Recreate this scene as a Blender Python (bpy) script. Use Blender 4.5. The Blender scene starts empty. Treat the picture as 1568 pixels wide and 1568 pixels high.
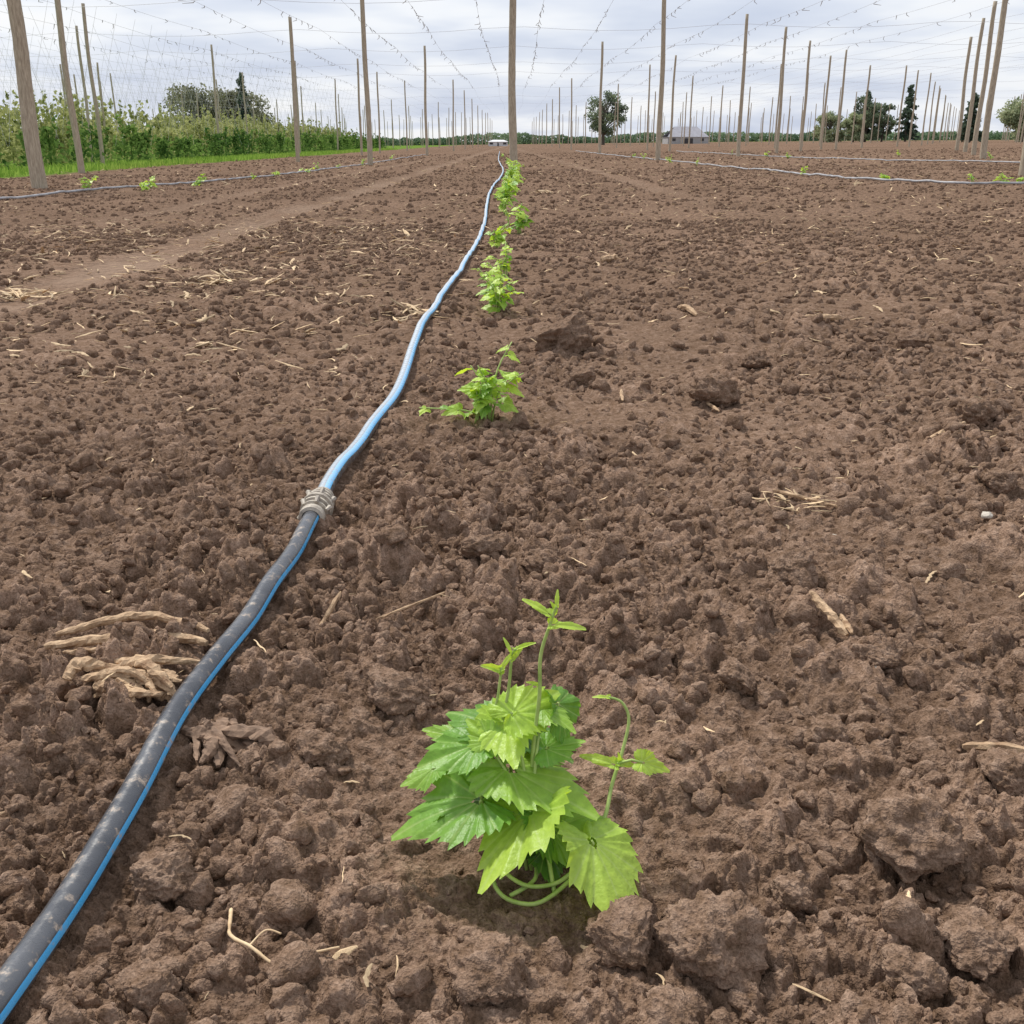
import bpy, math, random
import numpy as np
from mathutils import Vector, noise as mn

random.seed(7)
rng = np.random.default_rng(11)
scene = bpy.context.scene
R = math.radians

# ------------------------------------------------------------------ helpers
def link(ob):
    scene.collection.objects.link(ob); return ob

def mesh_np(name, V, F, smooth=True):
    V = np.asarray(V, dtype=np.float32); F = np.asarray(F, dtype=np.int32)
    me = bpy.data.meshes.new(name)
    n, k = F.shape
    me.vertices.add(len(V)); me.vertices.foreach_set('co', V.ravel())
    me.loops.add(n*k); me.loops.foreach_set('vertex_index', F.ravel())
    me.polygons.add(n)
    me.polygons.foreach_set('loop_start', np.arange(0, n*k, k, dtype=np.int32))
    me.polygons.foreach_set('loop_total', np.full(n, k, dtype=np.int32))
    me.polygons.foreach_set('use_smooth', np.full(n, smooth, dtype=bool))
    me.update(calc_edges=True); me.validate()
    return me

def add_attr(me, name, arr, typ='FLOAT'):
    a = me.attributes.new(name, typ, 'POINT')
    a.data.foreach_set('value' if typ == 'FLOAT' else 'vector', np.asarray(arr, dtype=np.float32).ravel())

def new_obj(name, me, mat=None, parent=None):
    ob = bpy.data.objects.new(name, me)
    if mat: me.materials.append(mat)
    if parent: ob.parent = parent
    return link(ob)

class Geo:
    def __init__(s): s.V=[]; s.F=[]; s.n=0; s.A={}
    def add(s, V, F, **attrs):
        V=np.asarray(V,float); s.V.append(V); s.F.append(np.asarray(F,int)+s.n); s.n+=len(V)
        for k,v in attrs.items(): s.A.setdefault(k,[]).append(np.broadcast_to(np.asarray(v,float),(len(V),)))
    def mesh(s, name, smooth=True):
        me=mesh_np(name, np.vstack(s.V), np.vstack(s.F), smooth)
        for k,v in s.A.items():
            a=np.concatenate(v)
            if len(a)==s.n: add_attr(me,k,a)
        return me

def sweep(P, rad, n=8, cap=True, jitter=0.0):
    P=np.asarray(P,float); m=len(P); rad=np.broadcast_to(np.asarray(rad,float),(m,))
    T=np.gradient(P,axis=0); T/=np.linalg.norm(T,axis=1)[:,None]+1e-12
    t0=T[0]; up=np.array([0,0,1.0]) if abs(t0[2])<.9 else np.array([1.0,0,0])
    V=[]; 
    side=np.cross(t0,up); side/=np.linalg.norm(side)
    for i in range(m):
        side=side-T[i]*np.dot(side,T[i]); side/=np.linalg.norm(side)+1e-12
        u=np.cross(side,T[i])
        a=np.arange(n)/n*2*math.pi
        rr=rad[i]*(1+jitter*rng.standard_normal(n))
        V.append(P[i]+rr[:,None]*(np.cos(a)[:,None]*side+np.sin(a)[:,None]*u))
    V=np.vstack(V); F=[]
    for i in range(m-1):
        for j in range(n):
            k=(j+1)%n; F.append((i*n+j,i*n+k,(i+1)*n+k,(i+1)*n+j))
    if cap:
        c=len(V); V=np.vstack([V,P[:1],P[-1:]])
        for j in range(0,n,2):
            F.append((c,(j+2)%n,(j+1)%n,j))
            b=(m-1)*n; F.append((c+1,b+j,b+(j+1)%n,b+(j+2)%n))
    return V,np.array(F)

def smooth_path(P, n=40):
    P=np.asarray(P,float); m=len(P); out=[]
    for k in range(n):
        t=k/(n-1)*(m-1); i=min(int(t),m-2); f=t-i
        p0=P[max(i-1,0)];p1=P[i];p2=P[i+1];p3=P[min(i+2,m-1)]
        out.append(.5*((2*p1)+(-p0+p2)*f+(2*p0-5*p1+4*p2-p3)*f*f+(-p0+3*p1-3*p2+p3)*f**3))
    return np.array(out)

# ------------------------------------------------------------------ numpy noise
def hsh(ix,iy,seed):
    h=(ix.astype(np.int64)*374761393 + iy.astype(np.int64)*668265263 + seed*1442695041)&0xffffffff
    h=((h^(h>>13))*1274126177)&0xffffffff
    h=((h^(h>>16))*2246822519)&0xffffffff
    return ((h^(h>>15))&0xffffff)/float(0xffffff)

def vnoise(x,y,seed):
    ix=np.floor(x);iy=np.floor(y);fx=x-ix;fy=y-iy
    fx=fx*fx*(3-2*fx);fy=fy*fy*(3-2*fy)
    ix=ix.astype(np.int64);iy=iy.astype(np.int64)
    a=hsh(ix,iy,seed);b=hsh(ix+1,iy,seed);c=hsh(ix,iy+1,seed);d=hsh(ix+1,iy+1,seed)
    return (a*(1-fx)+b*fx)*(1-fy)+(c*(1-fx)+d*fx)*fy-.5

def fbm(x,y,seed,o=4):
    s=0;a=1
    for i in range(o):
        s=s+a*vnoise(x,y,seed+i); x=x*2.03+7.1;y=y*2.03+3.3;a*=.5
    return s

def domes(x,y,c,seed,prob):
    gx=x/c;gy=y/c
    gx,gy=(gx+.42*vnoise(gx*1.7,gy*1.7,seed+50)+.30*vnoise(gx*4.1,gy*4.1,seed+52)+.13*vnoise(gx*9,gy*9,seed+54),
           gy+.42*vnoise(gx*1.7+9,gy*1.7+4,seed+51)+.30*vnoise(gx*4.1+3,gy*4.1,seed+53)+.13*vnoise(gx*9,gy*9,seed+55))
    ix=np.floor(gx).astype(np.int64);iy=np.floor(gy).astype(np.int64)
    best=np.zeros_like(x)
    for dx in(-1,0,1):
        for dy in(-1,0,1):
            jx=ix+dx;jy=iy+dy
            px=jx+hsh(jx,jy,seed);py=jy+hsh(jx,jy,seed+1)
            rr=.3+.45*hsh(jx,jy,seed+2)
            rr=np.where(hsh(jx,jy,seed+3)<prob,rr,0)
            ex=gx-px;ey=gy-py
            d2=(ex*ex+ey*ey)*.65+.35*np.maximum(np.abs(ex+.5*ey),np.abs(ey-.5*ex))**2
            hgt=np.sqrt(np.maximum(rr*rr-d2,0))
            top=rr*(.55+.35*hsh(jx,jy,seed+4))+ex*(hsh(jx,jy,seed+5)-.5)*1.0+ey*(hsh(jx,jy,seed+6)-.5)*1.0
            hgt=np.maximum(np.minimum(hgt,top),0)
            best=np.maximum(best,hgt)
    return best*c

TUBE=[(-.405,.30),(-.408,.45),(-.408,.592),(-.406,.709),(-.402,.866),(-.40,1.071),(-.38,1.304),(-.361,1.55),
      (-.3615,1.791),(-.3615,1.974),(-.343,2.327),(-.31,2.74),(-.326,3.55),(-.309,4.74),(-.256,5.97),(-.227,8.4),
      (-.29,14.8),(-.20,24.3),(-.5,40),(-.8,70)]
TX=np.array([p[0] for p in TUBE]);TY=np.array([p[1] for p in TUBE])

def track(x,y):
    w=np.exp(-((x+2.35-.008*y+.05*np.sin(y*.7))/.22)**4)
    w2=.6*np.exp(-((x-2.35+.02*y)/.2)**4)*np.clip((y-9)/6,0,1)
    w3=.5*np.exp(-((x+3.9-.01*y)/.2)**4)*np.clip((y-6)/6,0,1)
    return np.maximum(np.maximum(w,w2),w3)

def macro(x,y):
    z=.012*x*np.clip(1-np.abs(x)/400,0,1)
    z=z+.03*fbm(x*1.1,y*.8,100,3)+.022*fbm(x*4,y*4,120,2)
    z=z-.035*np.exp(-(((x+.02)/.16)**2+((y-1.12)/.16)**2))
    z=z-.012*np.exp(-(((x+.02)/.2)**2+((y-.85)/.15)**2))
    z=z+.03*np.exp(-(((x-.1)/.5)**2+((y-1.55)/.2)**2))
    z=z-.03*track(x,y)
    return z

OCT=[(.13,11,.12,.6),(.062,21,.34,.85),(.034,31,.64,.98),(.018,41,.82,1.0),(.0095,61,.85,.95)]
_sx=rng.uniform(-2,2,20000);_sy=rng.uniform(0,4,20000)
MEANS=[domes(_sx,_sy,c,s,p).mean() for c,s,p,k in OCT]
def clods(x,y):
    r=np.sqrt(x*x+y*y)
    sp=np.maximum(.0013,.0012+.0012*r*r)
    sp=np.minimum(sp,.02*r+.001)
    m=.85+.9*fbm(x*1.9,y*1.9,200,3)
    m=np.clip(m,.4,1.25)*(1-.7*track(x,y))
    tx=np.interp(y,TY,TX)
    m=m*(1-.6*np.exp(-((x-tx)/.035)**2))
    h=np.zeros_like(x)
    fall=1-.38*np.clip((r-1.3)/1.2,0,1)
    for q,((c,s,p,k),mu) in enumerate(zip(OCT,MEANS)):
        w=np.clip((c/sp-1.0)/1.8,0,1)
        if q<3: w=w*fall
        cc=domes(x,y,c,s,p)-mu
        h+=cc*k*w
    h+=.0075*fbm(x*80,y*80,300,4)*np.clip(1-r/3.5,0,1)
    return h*m

def H(x,y):
    x=np.asarray(x,float);y=np.asarray(y,float)
    return macro(x,y)+clods(x,y)
def h1(x,y): return float(H(np.array([x]),np.array([y]))[0])
def m1(x,y): return float(macro(np.array([x]),np.array([y]))[0])

# ------------------------------------------------------------------ materials
def newmat(name):
    m=bpy.data.materials.new(name); m.use_nodes=True
    nt=m.node_tree; return m,nt,nt.nodes,nt.links,nt.nodes['Principled BSDF']
def ramp(N,cols):
    r=N.new('ShaderNodeValToRGB'); e=r.color_ramp.elements
    e[0].position=cols[0][0]; e[0].color=(*cols[0][1],1); e[1].position=cols[-1][0]; e[1].color=(*cols[-1][1],1)
    for p,c in cols[1:-1]:
        q=e.new(p); q.color=(*c,1)
    return r
def mixc(N,L,f,a,b,mode='MIX'):
    m=N.new('ShaderNodeMix'); m.data_type='RGBA'; m.blend_type=mode
    for sock,val in((m.inputs['Factor'],f),(m.inputs['A'],a),(m.inputs['B'],b)):
        if hasattr(val,'links'): L.new(val,sock)
        elif isinstance(val,tuple): sock.default_value=(*val,1)
        else: sock.default_value=val
    return m.outputs['Result']
def tex(N,L,kind,vec,scale,detail=4,**kw):
    t=N.new(kind); t.inputs['Scale'].default_value=scale
    if 'Detail' in t.inputs: t.inputs['Detail'].default_value=detail
    if 'Roughness' in t.inputs: t.inputs['Roughness'].default_value=kw.get('rough',.6)
    if vec is not None: L.new(vec,t.inputs['Vector'])
    return t

def soil(name, ground=False):
    m,nt,N,L,B=newmat(name)
    pos=N.new('ShaderNodeNewGeometry').outputs['Position']
    n2=tex(N,L,'ShaderNodeTexNoise',pos,55,2,rough=.75)
    n3=tex(N,L,'ShaderNodeTexNoise',pos,380,1,rough=.7)
    r1=ramp(N,[(.30,(.160,.102,.066)),(.5,(.240,.160,.112)),(.72,(.325,.228,.167))])
    L.new(n2.outputs['Fac'],r1.inputs['Fac'])
    r3=ramp(N,[(.3,(.66,.65,.64)),(.7,(1.25,1.25,1.25))]); L.new(n3.outputs['Fac'],r3.inputs['Fac'])
    c=mixc(N,L,.9,r1.outputs['Color'],r3.outputs['Color'],'MULTIPLY')
    if ground:
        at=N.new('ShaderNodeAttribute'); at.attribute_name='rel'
        rr=ramp(N,[(.0,(.45,.42,.40)),(.42,(.90,.89,.88)),(1,(1.25,1.25,1.26))]); L.new(at.outputs['Fac'],rr.inputs['Fac'])  # dry tops lighter; damp crevices darker, with their shade deepened in the colour
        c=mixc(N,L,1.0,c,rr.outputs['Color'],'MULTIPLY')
        tr=N.new('ShaderNodeAttribute'); tr.attribute_name='track'
        c=mixc(N,L,tr.outputs['Fac'],c,(.34,.24,.175))
        gr=N.new('ShaderNodeAttribute'); gr.attribute_name='grass'
        g=ramp(N,[(.3,(.12,.20,.035)),(.7,(.22,.33,.07))]); L.new(n2.outputs['Fac'],g.inputs['Fac'])
        c=mixc(N,L,gr.outputs['Fac'],c,g.outputs['Color'])
    D=N.new('ShaderNodeBsdfDiffuse'); D.inputs['Roughness'].default_value=.4
    L.new(c,D.inputs['Color']); L.new(D.outputs[0],N['Material Output'].inputs['Surface']); N.remove(B)
    ad0=N.new('ShaderNodeMath'); ad0.operation='MULTIPLY_ADD'; ad0.inputs[1].default_value=.3
    L.new(n3.outputs['Fac'],ad0.inputs[0]); L.new(n2.outputs['Fac'],ad0.inputs[2])
    b2=N.new('ShaderNodeBump'); b2.inputs['Strength'].default_value=.9; b2.inputs['Distance'].default_value=.010
    L.new(ad0.outputs[0],b2.inputs['Height'])
    last=b2
    if ground:
        v2=tex(N,L,'ShaderNodeTexVoronoi',pos,18,0)
        fr=N.new('ShaderNodeAttribute'); fr.attribute_name='far'
        b3=N.new('ShaderNodeBump'); b3.inputs['Distance'].default_value=.05; b3.invert=True
        L.new(fr.outputs['Fac'],b3.inputs['Strength']); L.new(v2.outputs['Distance'],b3.inputs['Height']); L.new(b2.outputs['Normal'],b3.inputs['Normal'])
        last=b3
    L.new(last.outputs['Normal'],D.inputs['Normal'])
    return m

def simple(name,c1,c2,scale=20,rough=.8,bump=.3,bd=.003,stretch=None,detail=4,attr=None):
    m,nt,N,L,B=newmat(name)
    tc=N.new('ShaderNodeTexCoord'); mp=N.new('ShaderNodeMapping'); L.new(tc.outputs['Object'],mp.inputs['Vector'])
    if stretch: mp.inputs['Scale'].default_value=stretch
    n=tex(N,L,'ShaderNodeTexNoise',mp.outputs['Vector'],scale,detail,rough=.65)
    r=ramp(N,[(.3,c1),(.7,c2)]); L.new(n.outputs['Fac'],r.inputs['Fac'])
    c=r.outputs['Color']
    if attr:
        at=N.new('ShaderNodeAttribute'); at.attribute_name=attr
        rr=ramp(N,[(0,(.6,.6,.6)),(1,(1.35,1.35,1.35))]); L.new(at.outputs['Fac'],rr.inputs['Fac'])
        c=mixc(N,L,1.0,c,rr.outputs['Color'],'MULTIPLY')
    L.new(c,B.inputs['Base Color']); B.inputs['Roughness'].default_value=rough
    if bump:
        b=N.new('ShaderNodeBump'); b.inputs['Strength'].default_value=bump; b.inputs['Distance'].default_value=bd
        L.new(n.outputs['Fac'],b.inputs['Height']); L.new(b.outputs['Normal'],B.inputs['Normal'])
    return m

def foliage(name,dark,light,transl=.35):
    m,nt,N,L,B=newmat(name)
    at=N.new('ShaderNodeAttribute'); at.attribute_name='rnd'
    r=ramp(N,[(.0,dark),(1.0,light)]); L.new(at.outputs['Fac'],r.inputs['Fac'])
    D=N.new('ShaderNodeBsdfDiffuse'); L.new(r.outputs['Color'],D.inputs['Color']); N.remove(B)
    tr=N.new('ShaderNodeBsdfTranslucent'); L.new(r.outputs['Color'],tr.inputs['Color'])
    mx=N.new('ShaderNodeMixShader'); mx.inputs[0].default_value=transl
    L.new(D.outputs[0],mx.inputs[1]); L.new(tr.outputs[0],mx.inputs[2])
    L.new(mx.outputs[0],N['Material Output'].inputs['Surface'])
    return m

def hopleaf_mat():
    m,nt,N,L,B=newmat('hop_leaf')
    at=N.new('ShaderNodeAttribute'); at.attribute_name='tint'
    r=ramp(N,[(0,(.06,.17,.03)),(.5,(.20,.42,.06)),(1,(.50,.70,.10))]); L.new(at.outputs['Fac'],r.inputs['Fac'])
    pos=N.new('ShaderNodeNewGeometry').outputs['Position']
    n=tex(N,L,'ShaderNodeTexNoise',pos,110,3); r2=ramp(N,[(.3,(.84,.87,.8)),(.7,(1.12,1.1,1.1))]); L.new(n.outputs['Fac'],r2.inputs['Fac'])
    c=mixc(N,L,1.0,r.outputs['Color'],r2.outputs['Color'],'MULTIPLY')
    ve=N.new('ShaderNodeAttribute'); ve.attribute_name='vein'
    mu=N.new('ShaderNodeMath'); mu.operation='MULTIPLY'; mu.inputs[1].default_value=.42; L.new(ve.outputs['Fac'],mu.inputs[0])
    c=mixc(N,L,mu.outputs[0],c,(.56,.70,.26))
    L.new(c,B.inputs['Base Color']); B.inputs['Roughness'].default_value=.42; B.inputs['Specular IOR Level'].default_value=.5
    tr=N.new('ShaderNodeBsdfTranslucent')
    tc=mixc(N,L,1.0,c,(1.35,1.2,.45),'MULTIPLY'); L.new(tc,tr.inputs['Color'])
    b=N.new('ShaderNodeBump'); b.inputs['Strength'].default_value=.6; b.inputs['Distance'].default_value=.003
    L.new(n.outputs['Fac'],b.inputs['Height']); L.new(b.outputs['Normal'],B.inputs['Normal'])
    mx=N.new('ShaderNodeMixShader'); mx.inputs[0].default_value=.42
    L.new(B.outputs[0],mx.inputs[1]); L.new(tr.outputs[0],mx.inputs[2]); L.new(mx.outputs[0],N['Material Output'].inputs['Surface'])
    return m

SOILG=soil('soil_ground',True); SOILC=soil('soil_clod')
WOOD=simple('weathered_pole',(.25,.205,.15),(.52,.45,.34),14,.9,.6,.01,(5,5,.5),4)
STRAW=simple('straw',(.40,.26,.14),(.78,.60,.37),45,.8,.3,.001,attr='rnd')
BARK=simple('bark',(.07,.06,.045),(.16,.13,.10),3,.9)
ROOTW=simple('split_dead_wood',(.22,.125,.065),(.62,.44,.27),60,.85,1.0,.006,(1,1,1),5)
ROOTD=simple('dark_dead_wood',(.12,.075,.05),(.32,.21,.14),60,.9,.8,.004)
WIRE=simple('galvanised_wire',(.34,.34,.36),(.46,.46,.48),5,.5,0)
TWINE=simple('twine',(.27,.25,.24),(.38,.35,.33),5,.9,0)
TWINEL=simple('pale_twine',(.52,.51,.50),(.7,.68,.66),5,.9,0)
STONE=simple('pale_stone',(.42,.37,.30),(.68,.62,.53),60,.8,.4)
HOP=hopleaf_mat()
STEM=simple('hop_stem',(.26,.38,.08),(.45,.56,.18),60,.55,.2,.001)

# ------------------------------------------------------------------ ground sheet
rs=list(np.linspace(.02,.42,16)); r=rs[-1]
while r<2500:
    d=.0012+.0012*r*r
    r+=min(d,.018*r) ; rs.append(r)
rs=np.array(rs)
a_in=np.arange(-35,35.0001,.125)
a_md=np.arange(35.5,90,.8); a_bk=np.arange(92,268,3.0)
ang=np.radians(np.concatenate([a_in,a_md,a_bk,360-a_md[::-1]]))
na=len(ang);nr=len(rs)
rr,aa=np.meshgrid(rs,ang,indexing='ij')
X=(rr*np.sin(aa)).ravel();Y=(rr*np.cos(aa)).ravel()
cl=clods(X,Y);Z=macro(X,Y)+cl
i=np.arange(nr-1)[:,None]*na;j=np.arange(na)[None,:];k=(j+1)%na
F=np.stack([i+j,i+na+j,i+na+k,i+k],-1).reshape(-1,4)
F=F[:,::-1]
V=np.column_stack([X,Y,Z])
# close the small ring right under the camera with one quad fan
V=np.vstack([V,[[0,0,m1(0,0)]]])
me=mesh_np('soil_field',V,F)
rd=np.append(np.sqrt(X*X+Y*Y),0)
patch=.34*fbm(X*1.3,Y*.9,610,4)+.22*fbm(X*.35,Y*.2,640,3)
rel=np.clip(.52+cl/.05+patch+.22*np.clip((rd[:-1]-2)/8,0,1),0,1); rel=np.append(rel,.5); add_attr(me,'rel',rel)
add_attr(me,'track',np.append(track(X,Y)*.85*np.clip(.75+fbm(X*3,Y*1.2,400,3)*1.5,0,1),0))
edge=-11.6+.5*np.sin(Y*.3)
gr=np.clip((edge-X)/.5+fbm(X*2,Y*2,444,2),0,1)*np.clip((Y-8)/8,0,1)
gr=np.maximum(gr,np.clip((rd[:-1]-245)/20,0,1))
add_attr(me,'grass',np.append(gr,0))
add_attr(me,'far',np.clip((rd-3)/8,0,.9))
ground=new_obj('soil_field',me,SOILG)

# ------------------------------------------------------------------ instancing
def coll_of(name,objs):
    c=bpy.data.collections.new(name)
    for o in objs: c.objects.link(o)
    return c
def scatter(name,P,rot,scl,coll):
    P=np.asarray(P,np.float32)
    me=bpy.data.meshes.new(name); me.vertices.add(len(P)); me.vertices.foreach_set('co',P.ravel())
    add_attr(me,'rot',rot,'FLOAT_VECTOR'); add_attr(me,'scl',scl,'FLOAT_VECTOR'); me.update()
    ob=new_obj(name,me)
    ng=bpy.data.node_groups.new(name+'_gn','GeometryNodeTree')
    ng.interface.new_socket('Geometry',in_out='INPUT',socket_type='NodeSocketGeometry')
    ng.interface.new_socket('Geometry',in_out='OUTPUT',socket_type='NodeSocketGeometry')
    N=ng.nodes;L=ng.links
    gi=N.new('NodeGroupInput');go=N.new('NodeGroupOutput')
    ip=N.new('GeometryNodeInstanceOnPoints');ci=N.new('GeometryNodeCollectionInfo')
    ci.inputs['Collection'].default_value=coll; ci.inputs['Separate Children'].default_value=True; ci.inputs['Reset Children'].default_value=True
    ip.inputs['Pick Instance'].default_value=True
    def na_(n):
        a=N.new('GeometryNodeInputNamedAttribute'); a.data_type='FLOAT_VECTOR'; a.inputs['Name'].default_value=n; return a.outputs['Attribute']
    e=N.new('FunctionNodeEulerToRotation')
    L.new(gi.outputs[0],ip.inputs['Points']);L.new(ci.outputs[0],ip.inputs['Instance'])
    L.new(na_('rot'),e.inputs[0]);L.new(e.outputs[0],ip.inputs['Rotation']);L.new(na_('scl'),ip.inputs['Scale'])
    L.new(ip.outputs[0],go.inputs[0])
    md=ob.modifiers.new('scatter','NODES'); md.node_group=ng
    return ob

import bmesh
def clod_mesh(name,seed,sub=4,rough=1.0):
    bm=bmesh.new(); bmesh.ops.create_icosphere(bm,subdivisions=sub,radius=1)
    o=Vector((seed*13.7,seed*5.1,seed*3.3))
    rs_=random.Random(seed)
    planes=[(Vector((rs_.gauss(0,1),rs_.gauss(0,1),rs_.gauss(0,1))).normalized(),rs_.uniform(.55,.88)) for _ in range(9)]
    for v in bm.verts:
        p=v.co.copy()
        for n,d in planes:
            t=p.dot(n)
            if t>d: p-=n*(t-d)*.9
        f=1+.18*rough*mn.noise(p*1.3+o)+.14*rough*mn.noise(p*3.1+o)+.11*rough*mn.noise(p*6.5+o)
        if sub>=4: f+=.07*rough*mn.noise(p*14+o)
        if sub>=5: f+=.045*rough*mn.noise(p*28+o)
        v.co=p*f
        v.co.z*=.78
    me=bpy.data.meshes.new(name); bm.to_mesh(me); bm.free()
    for p in me.polygons: p.use_smooth=True
    me.materials.append(SOILC); return me
CL=[bpy.data.objects.new('clod_variant',clod_mesh('clod_variant',s,3,1.1)) for s in range(1,13)]
clodc=coll_of('clod_variants',CL)

def fan_points(n,y0,y1,pw=1.0,extra=.35,slope=.62):
    out=[];tot=0
    while tot<n:
        y=rng.uniform(y0,y1,n*3); x=rng.uniform(-(slope*y1+extra),slope*y1+extra,n*3)
        k=np.abs(x)<slope*y+extra
        out.append(np.column_stack([x[k],y[k]]));tot+=k.sum()
    return np.vstack(out)[:n]
PP=[];SS=[]
for n,y0,y1,s0,s1,pw in((24000,.35,3.2,.003,.015,2.6),(650,.35,3.2,.014,.028,1.9),(34000,3.2,9,.005,.027,3.0),(20000,9,26,.012,.038,2.8),(7000,26,60,.03,.055,2)):
    q=fan_points(n,y0,y1); tr_=track(q[:,0],q[:,1]); tx=np.interp(q[:,1],TY,TX)
    dens=fbm(q[:,0]*1.9,q[:,1]*1.9,200,3)
    k=(tr_<.35)&(np.abs(q[:,0]-tx)>.03)&(rng.uniform(0,1,n)<np.clip(.75+1.2*dens,.15,1))&~((q[:,0]<-11.5))
    q=q[k]; s=s0+(s1-s0)*rng.uniform(0,1,len(q))**pw
    PP.append(q);SS.append(s)
q=np.vstack(PP);s=np.concatenate(SS)
z=H(q[:,0],q[:,1])+s*.06
rot=rng.uniform(-3.14,3.14,(len(q),3)); rot[:,:2]*=.35
sc=s[:,None]*rng.uniform(.7,1.3,(len(q),3))
scatter('soil_clods',np.column_stack([q,z]),rot,sc,clodc)

# larger individual clods: x,y,radius
BIG=[(.175,.705,.045),(.095,.715,.034),(-.335,.80,.031),(.16,3.33,.11),(.53,2.62,.065),(-.145,1.16,.043),
     (.385,.835,.05),(.43,1.46,.04),(.36,1.02,.026),(1.10,2.36,.05),(.125,.62,.028),(.40,.70,.03),(-.02,.67,.034),
     (-.22,1.02,.03),(-.30,.66,.026),(.33,.665,.025),(-.43,1.55,.026),(.29,1.16,.026),(.47,1.19,.03),(.20,2.9,.045),
     (-.05,1.56,.036),(.06,1.5,.03),(-.28,2.02,.026),(.53,.93,.034),(.26,.77,.02),(.95,1.9,.035),(.75,3.1,.05),(-.9,2.4,.04),(1.3,3.3,.05)]
for i_,(x,y,rd_) in enumerate(BIG):
    me=clod_mesh('soil_clod',100+i_,5,1.25)
    ob=new_obj('soil_clod',me); ob.location=(x,y,m1(x,y)+rd_*.36); ob.scale=(rd_*1.1,rd_*.95,rd_*.95)
    ob.rotation_euler=(random.uniform(-.3,.3),random.uniform(-.3,.3),random.uniform(0,6))

# straw / bine chips
def chip(name,seed):
    rr_=random.Random(seed); n=9; P=[]
    bx=rr_.uniform(-.3,.3);bz=rr_.uniform(0,.15)
    for k in range(n):
        t=k/(n-1)-.5; P.append((t,bx*(t*t-.1)*2+rr_.gauss(0,.014),bz*(.25-t*t)))
    w=np.array([.3+.7*math.sin(math.pi*min(1,(k+.6)/n)) for k in range(n)])*rr_.uniform(.03,.085)
    V,F=sweep(P,w,6,True,.2); V[:,2]*=.5
    g=Geo(); g.add(V,F,rnd=rr_.random()); me=g.mesh(name,False); me.materials.append(STRAW)
    return bpy.data.objects.new(name,me)
chipc=coll_of('chip_variants',[chip('straw_chip_variant',s) for s in range(12)])
q1=fan_points(480,.4,3.2);s1=.008+.03*rng.uniform(0,1,480)**2.4
q2=fan_points(2400,3.2,12);s2=.02+.07*rng.uniform(0,1,2400)**2.4
q2b=np.column_stack([rng.uniform(-4.2,-.5,1300),rng.uniform(3,9.5,1300)]);s2b=.025+.08*rng.uniform(0,1,1300)**1.8
q3=fan_points(2400,12,40);s3=.06+.10*rng.uniform(0,1,2400)**2
CLU=[]
for cx,cy,n,sp,sl in((-1.45,5.25,50,.11,.12),(-2.3,5.0,44,.11,.12),(-.42,4.1,36,.09,.11),(-1.2,5.1,10,.06,.1),(.53,1.84,30,.045,.045),
                     (-.85,3.3,14,.3,.06),(-.6,7.0,24,.35,.11),(.45,14,10,.2,.2),(-1.6,4.6,18,.4,.09),(-.7,2.6,10,.2,.045),(-2.0,7.6,30,.5,.12),(2.4,7.5,40,.8,.08),(3.5,9,50,1.2,.09)):
    CLU.append((np.column_stack([rng.normal(cx,sp,n),rng.normal(cy,sp*.8,n)]),sl*rng.uniform(.3,1.1,n)))
q=np.vstack([q1,q2,q2b,q3]+[c_[0] for c_ in CLU]);s=np.concatenate([s1,s2,s2b,s3]+[c_[1] for c_ in CLU])
rot=np.column_stack([rng.normal(0,.3,len(q)),rng.normal(0,.22,len(q)),rng.uniform(-3.14,3.14,len(q))])
sc=np.column_stack([s,s*rng.uniform(.6,1.7,len(q)),s*rng.uniform(.6,1.3,len(q))])
scatter('straw_litter',np.column_stack([q,H(q[:,0],q[:,1])+.005+s*.1]),rot,sc,chipc)

# ------------------------------------------------------------------ irrigation tube
hose=bpy.data.objects.new('irrigation_hose',None); link(hose)
def tube_mat():
    m,nt,N,L,B=newmat('hose_plastic')
    s=N.new('ShaderNodeAttribute'); s.attribute_name='stripe'
    pos=N.new('ShaderNodeNewGeometry').outputs['Position']
    n=tex(N,L,'ShaderNodeTexNoise',pos,60,5,rough=.75); n2=tex(N,L,'ShaderNodeTexNoise',pos,12,3)
    c0=ramp(N,[(.35,(.035,.038,.045)),(.7,(.095,.10,.11))]); L.new(n2.outputs['Fac'],c0.inputs['Fac'])
    st=N.new('ShaderNodeMath'); st.operation='GREATER_THAN'; st.inputs[1].default_value=.5; L.new(s.outputs['Fac'],st.inputs[0])
    c=mixc(N,L,st.outputs[0],c0.outputs['Color'],(.07,.45,.85))
    pl=N.new('ShaderNodeAttribute'); pl.attribute_name='painted_sheen'
    c=mixc(N,L,pl.outputs['Fac'],c,(.55,.64,.72))  # blue-white sheen along the far hose top, painted into the colour
    d=ramp(N,[(.56,(0,0,0)),(.70,(1,1,1))]); L.new(n.outputs['Fac'],d.inputs['Fac'])
    c=mixc(N,L,d.outputs['Color'],c,(.42,.33,.25))
    L.new(c,B.inputs['Base Color']); 
    rr_=ramp(N,[(.45,(.25,)*3),(.7,(.6,)*3)]); L.new(n.outputs['Fac'],rr_.inputs['Fac']); L.new(rr_.outputs['Color'],B.inputs['Roughness'])
    B.inputs['Specular IOR Level'].default_value=.9
    return m
HOSE=tube_mat()
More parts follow.
